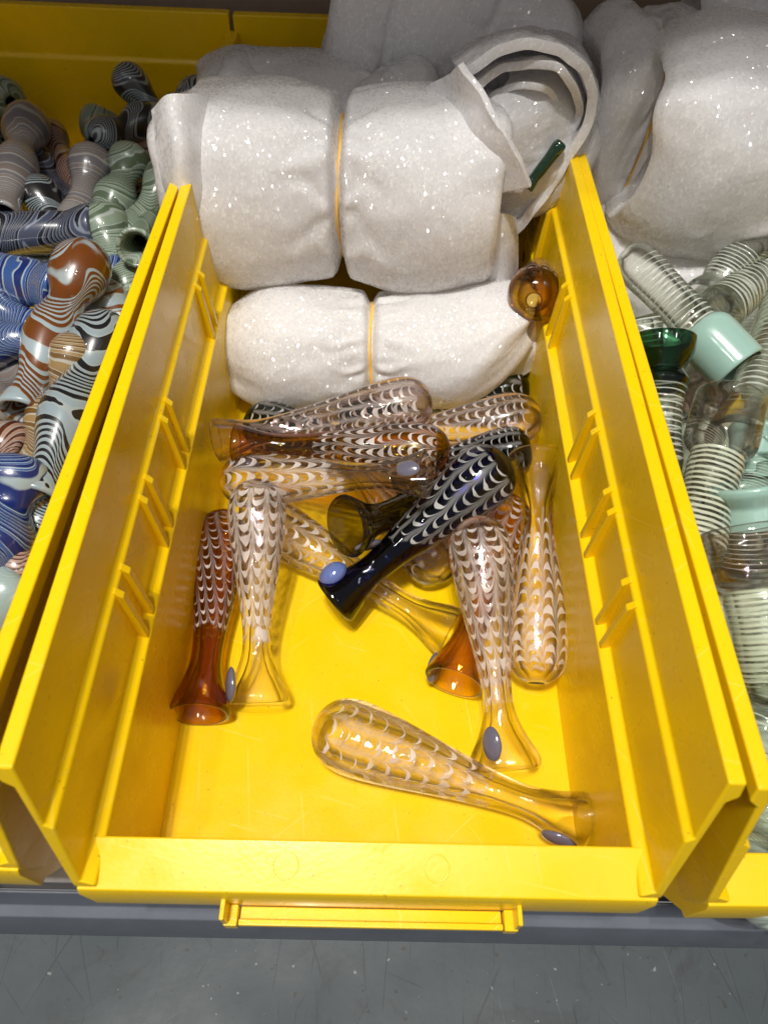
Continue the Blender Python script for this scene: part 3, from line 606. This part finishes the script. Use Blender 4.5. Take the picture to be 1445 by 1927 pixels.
# ------------------------------------------------------------------ foam bundles
def superc(a, n):
    c, s = math.cos(a), math.sin(a)
    return math.copysign(abs(c)**(2/n), c), math.copysign(abs(s)**(2/n), s)
def bundle(label, center, a, b, c, rot=(0, 0, 0), pinch=.16, seed=0., n=2.6, band=True, endstep=0., lift=0., taper=.10, wr=1., nt=170, nth=180, bandx=0., sharp=.05, rd=.2):
    root = empty('foam_bundle', (0, 0, 0)); root.location = center; root.rotation_euler = [math.radians(x) for x in rot]
    tag(root, label, 'foam bundle', 'pipes wrapped in white foam sheet')
    def rad(t, th):
        q = t - bandx
        p = 1 - pinch*math.exp(-(q/sharp)**2) - .55*pinch*math.exp(-(q/.26)**2)
        p *= 1 - taper*abs(t)**5
        p *= 1 - rd*max(0., (abs(t) - .55)/.45)**2.2
        if endstep and t < -.80: p *= 1 - endstep*min(1, (-.80 - t)/.03)
        cs, sn = math.cos(th), math.sin(th)
        p += wr*.075*noise.noise(Vector((t*1.6 + seed, cs*1.1 + seed*.3, sn*1.1)))
        p += wr*.026*noise.noise(Vector((t*3.8 + seed*2, cs*2.6, sn*2.6 + seed)))
        fold = noise.noise(Vector((t*5 + seed, th*3.2 + seed, .7*seed)))
        p += wr*.030*math.exp(-(q/.22)**2)*math.sin(13*th + 4*fold + seed)*(1 - math.exp(-(q/.05)**2))
        p += wr*.007*(1 - abs(noise.noise(Vector((t*6 + seed, cs*4, sn*4 + 3)))*2))
        return p
    def pt(t, th, k=1., tin=0.):
        x2, z2 = superc(th, n); r = rad(t, th)*k
        aa = a*(1 + .07*noise.noise(Vector((math.cos(th)*1.5 + seed, math.sin(th)*1.5, 5 + seed))))
        return Vector((aa*t - math.copysign(tin*a, t), c*x2*r, b*z2*r + lift*max(0., t - .35)**2))
    verts = []; rows = []
    caps = [(.0, .50), (.35, .42), (.62, .22), (.80, .06), (.93, .0)]
    for k, tin in caps: rows.append([pt(-1, 2*math.pi*j/nth, max(k, .001), tin) for j in range(nth)])
    for i in range(nt + 1):
        t = -1 + 2*i/nt; e = max(0, abs(t) - .95)/.05
        rows.append([pt(t, 2*math.pi*j/nth, 1 - .06*e**2) for j in range(nth)])
    for k, tin in reversed(caps): rows.append([pt(1, 2*math.pi*j/nth, max(k, .001), tin) for j in range(nth)])
    for r in rows: verts += [tuple(p) for p in r]
    faces = [(i*nth + j, i*nth + (j + 1) % nth, (i + 1)*nth + (j + 1) % nth, (i + 1)*nth + j) for i in range(len(rows) - 1) for j in range(nth)]
    me = bpy.data.meshes.new('foam_wrap'); me.from_pydata(verts, [], faces); me.update()
    link('foam_wrap', me, FOAM, root)
    if band:
        ring = []; m = 96; bm = bmesh.new(); tr = .00078
        cs = [pt(bandx + .012*math.sin(6*math.pi*j/m + seed), 2*math.pi*j/m, .995 + .012*math.sin(10*math.pi*j/m + seed*3)) for j in range(m)]
        rings = []
        for j in range(m):
            d = (cs[(j+1) % m] - cs[j-1]).normalized(); s_ = Vector((1, 0, 0)); u_ = d.cross(s_).normalized()
            o_ = cs[j] + u_*0
            rings.append([o_ + s_*(tr*1.2*math.cos(q*math.pi/4)) + u_*(tr*math.sin(q*math.pi/4)) for q in range(8)])
        rings.append(rings[0]); loft(bm, rings, cap=False); bmesh.ops.remove_doubles(bm, verts=bm.verts, dist=1e-6)
        bm_obj('rubber_band', bm, RUBBER, root, smooth=True)
    return root
def cr_grid(ctrl, nu, nv):
    def spl(pts, m):
        ts = list(range(len(pts))); out = []
        for i in range(m + 1):
            t = i/m*(len(pts) - 1); out.append(Vector([catmull(ts, [p[k] for p in pts], t) for k in range(3)]))
        return out
    rows = [spl(r, nu) for r in ctrl]; cols = [spl([r[i] for r in rows], nv) for i in range(nu + 1)]
    return [[cols[i][j] for i in range(nu + 1)] for j in range(nv + 1)]
def sheet(name, ctrl, parent, nu=60, nv=60, thick=.0024, seed=0., amp=.0011):
    """a loose sheet of foam through a grid of points, with real thickness"""
    g = cr_grid(ctrl, nu, nv); inv = parent.matrix_basis.inverted() if parent else Matrix()
    verts = []
    for r in g:
        for p in r:
            q = p*42 + Vector((seed, seed*2, 0)); d = Vector((noise.noise(q), noise.noise(q + Vector((9, 0, 0))), noise.noise(q + Vector((0, 9, 0)))))
            q2 = p*110 + Vector((seed*3, 1, seed)); d2 = Vector((noise.noise(q2), noise.noise(q2 + Vector((9, 0, 0))), noise.noise(q2 + Vector((0, 9, 0)))))
            verts.append(tuple(inv @ (p + d*amp + d2*amp*.38)))
    faces = [(j*(nu+1) + i, j*(nu+1) + i + 1, (j+1)*(nu+1) + i + 1, (j+1)*(nu+1) + i) for j in range(nv) for i in range(nu)]
    me = bpy.data.meshes.new(name); me.from_pydata(verts, [], faces); me.update()
    o = link(name, me, FOAM, parent)
    sm = o.modifiers.new('thickness', 'SOLIDIFY'); sm.thickness = thick; sm.offset = 0
    bv = o.modifiers.new('round', 'BEVEL'); bv.width = thick*.35; bv.segments = 2; bv.limit_method = 'ANGLE'; bv.angle_limit = math.radians(50)
    return o

w1 = bundle('large foam bundle pinched by a rubber band, front and topmost in the middle bin', (-.0200, .2745, .0735), .0640, .0375, .0350, rot=(0, -1.5, -2), seed=1.7, pinch=.24, n=2.3, endstep=.07, taper=.05, wr=.9, bandx=.055, sharp=.03, rd=.10)
sheet('foam_flap', [[Y(740, 190, .292), Y(830, 142, .276), Y(868, 122, .262)], [Y(780, 270, .272), Y(890, 245, .258), Y(938, 228, .252)], [Y(830, 370, .262), Y(925, 362, .254), Y(1000, 348, .2495)]], w1, seed=3, amp=.0026)
sheet('foam_flap', [[Y(905, 400, .252), Y(945, 400, .256), Y(968, 410, .264)], [Y(905, 480, .252), Y(950, 480, .256), Y(970, 480, .262)], [Y(905, 545, .252), Y(950, 560, .256), Y(968, 560, .262)]], w1, seed=4)
sheet('foam_flap', [[Y(283, 206, .262), Y(328, 186, .256), Y(392, 186, .268)], [Y(308, 340, .2485), Y(345, 335, .2420), Y(400, 335, .250)], [Y(350, 480, .2460), Y(374, 500, .2420), Y(420, 505, .250)]], w1, seed=13, amp=.0024, thick=.002)
w2 = bundle('flat foam bundle with a rubber band lying in front under the large one', (-.0045, .2380, .0235), .0625, .0250, .0260, rot=(0, 0, 1), seed=4.2, pinch=.17, n=2.15, lift=.050, taper=.10, bandx=.0, wr=1., sharp=.03, rd=.48)
sheet('foam_flap', [[Y(880, 565, .246), Y(950, 590, .244), Y(1056, 612, .240)], [Y(880, 650, .228), Y(950, 660, .228), Y(1054, 636, .236)], [Y(860, 725, .224), Y(940, 722, .226), Y(1030, 672, .234)]], w2, seed=6, thick=.004)
bundle('low dark foam bundle at the back left, behind the large pinched one', (-.0330, .3160, .0800), .0440, .0250, .0240, rot=(0, 4, 8), seed=7.1, pinch=.14, n=2.4, bandx=.62, sharp=.06)
bundle('small foam lobe beside the low dark bundle, next to the left bin wall', (-.0560, .3060, .0900), .0150, .0160, .0150, rot=(0, 30, 0), seed=8.3, pinch=0, n=2.3, band=False, nt=70, nth=80)
bundle('foam bundle standing at the back, cut by the top of the picture', (-.0010, .3360, .1130), .0230, .0330, .0220, rot=(0, 12, 0), seed=9.4, pinch=.05, n=2.3, band=False, wr=1.3)
bundle('small foam bundle end in the dip behind the rubber band', (.0060, .3080, .0860), .0170, .0200, .0150, rot=(0, -20, 20), seed=10.4, pinch=.0, n=2.2, band=False, nt=70, nth=80)
w5 = bundle('rolled foam bundle with a folded edge at the right of the middle bin', (.0525, .2850, .0885), .0270, .0255, .0200, rot=(0, 52, 6), seed=12.4, pinch=.0, n=2.1, taper=.55, band=False, nt=90, nth=90)
loop = [(862, 132), (925, 98), (1000, 86), (1064, 100), (1106, 142), (1118, 200), (1098, 256), (1054, 316), (1000, 384), (958, 436), (938, 408), (968, 360), (1000, 330)]
wig = [.004, .001, -.001, .0, .002, .004, .002, -.001, -.002, .0, .003, .007, .010]
sheet('folded_edge', [[Y(x, y, .2665 + w) for (x, y), w in zip(loop, wig)], [Y(x*.985 + 14, y*.96 - 6, .283 + w) for (x, y), w in zip(loop, wig)], [Y(x*.96 + 36, y*.88 - 12, .318) for x, y in loop]], w5, nu=150, nv=50, thick=.0034, seed=2, amp=.0030)
loop2 = [(884, 176), (936, 136), (1012, 124), (1068, 142), (1090, 196), (1070, 250), (1030, 304), (985, 356)]
sheet('folded_edge', [[Y(x, y, .2690 + .004*math.sin(i*1.7)) for i, (x, y) in enumerate(loop2)], [Y(x, y - 8, .284) for x, y in loop2], [Y(x, y - 24, .305) for x, y in loop2]], w5, nu=100, nv=40, thick=.0028, seed=5, amp=.0026)
loop3 = [(900, 210), (945, 168), (1010, 156), (1050, 176), (1062, 214), (1040, 258), (1004, 300)]
sheet('folded_edge', [[Y(x, y, .2720 + .003*math.sin(i*2.1)) for i, (x, y) in enumerate(loop3)], [Y(x, y - 10, .290) for x, y in loop3]], w5, nu=90, nv=30, thick=.0024, seed=7, amp=.0024)
bundle('broad foam bundle at the back right, sloping down to the yellow back wall', (.0330, .3330, .1040), .0380, .0330, .0240, rot=(0, 26, -6), seed=13.9, pinch=.05, n=2.3, band=False, wr=1.2)
pipe('glass_pipe', Y(1058, 266, .2665), Y(992, 352, .2615), [simple('dark_green_glass', (.006, .030, .014), .15, Coat_Weight=.6)]*2, 'dark green glass sliver showing inside the rolled foam', CP, 'pipes inside the foam', R=.0025, prof=TUBE, seed=30)
# right bin
bundle('big foam bundle cut by the right edge, in front in the right bin', (.1500, .2810, .0900), .0570, .0400, .0380, rot=(4, 3, -4), seed=21.3, pinch=.05, n=2.7, band=False, taper=.05, wr=1.)
bundle('foam bundle under the big one in the right bin, behind the spiral pipes', (.1440, .2800, .0420), .0580, .0260, .0350, rot=(0, -3, -2), seed=27.3, pinch=.06, n=2.5, band=False, taper=.05, wr=1.)
bundle('darker foam bundle tight behind the middle bin wall, at the back', (.1010, .3180, .0840), .0270, .0390, .0300, rot=(0, 8, 10), seed=23.3, pinch=.06, n=2.6, band=True, bandx=-.2, wr=1.1)
bundle('foam bundle in the top right corner of the picture', (.1560, .3360, .1180), .0360, .0270, .0240, rot=(0, -14, 0), seed=25.3, pinch=.10, n=2.4, band=True, bandx=.3)
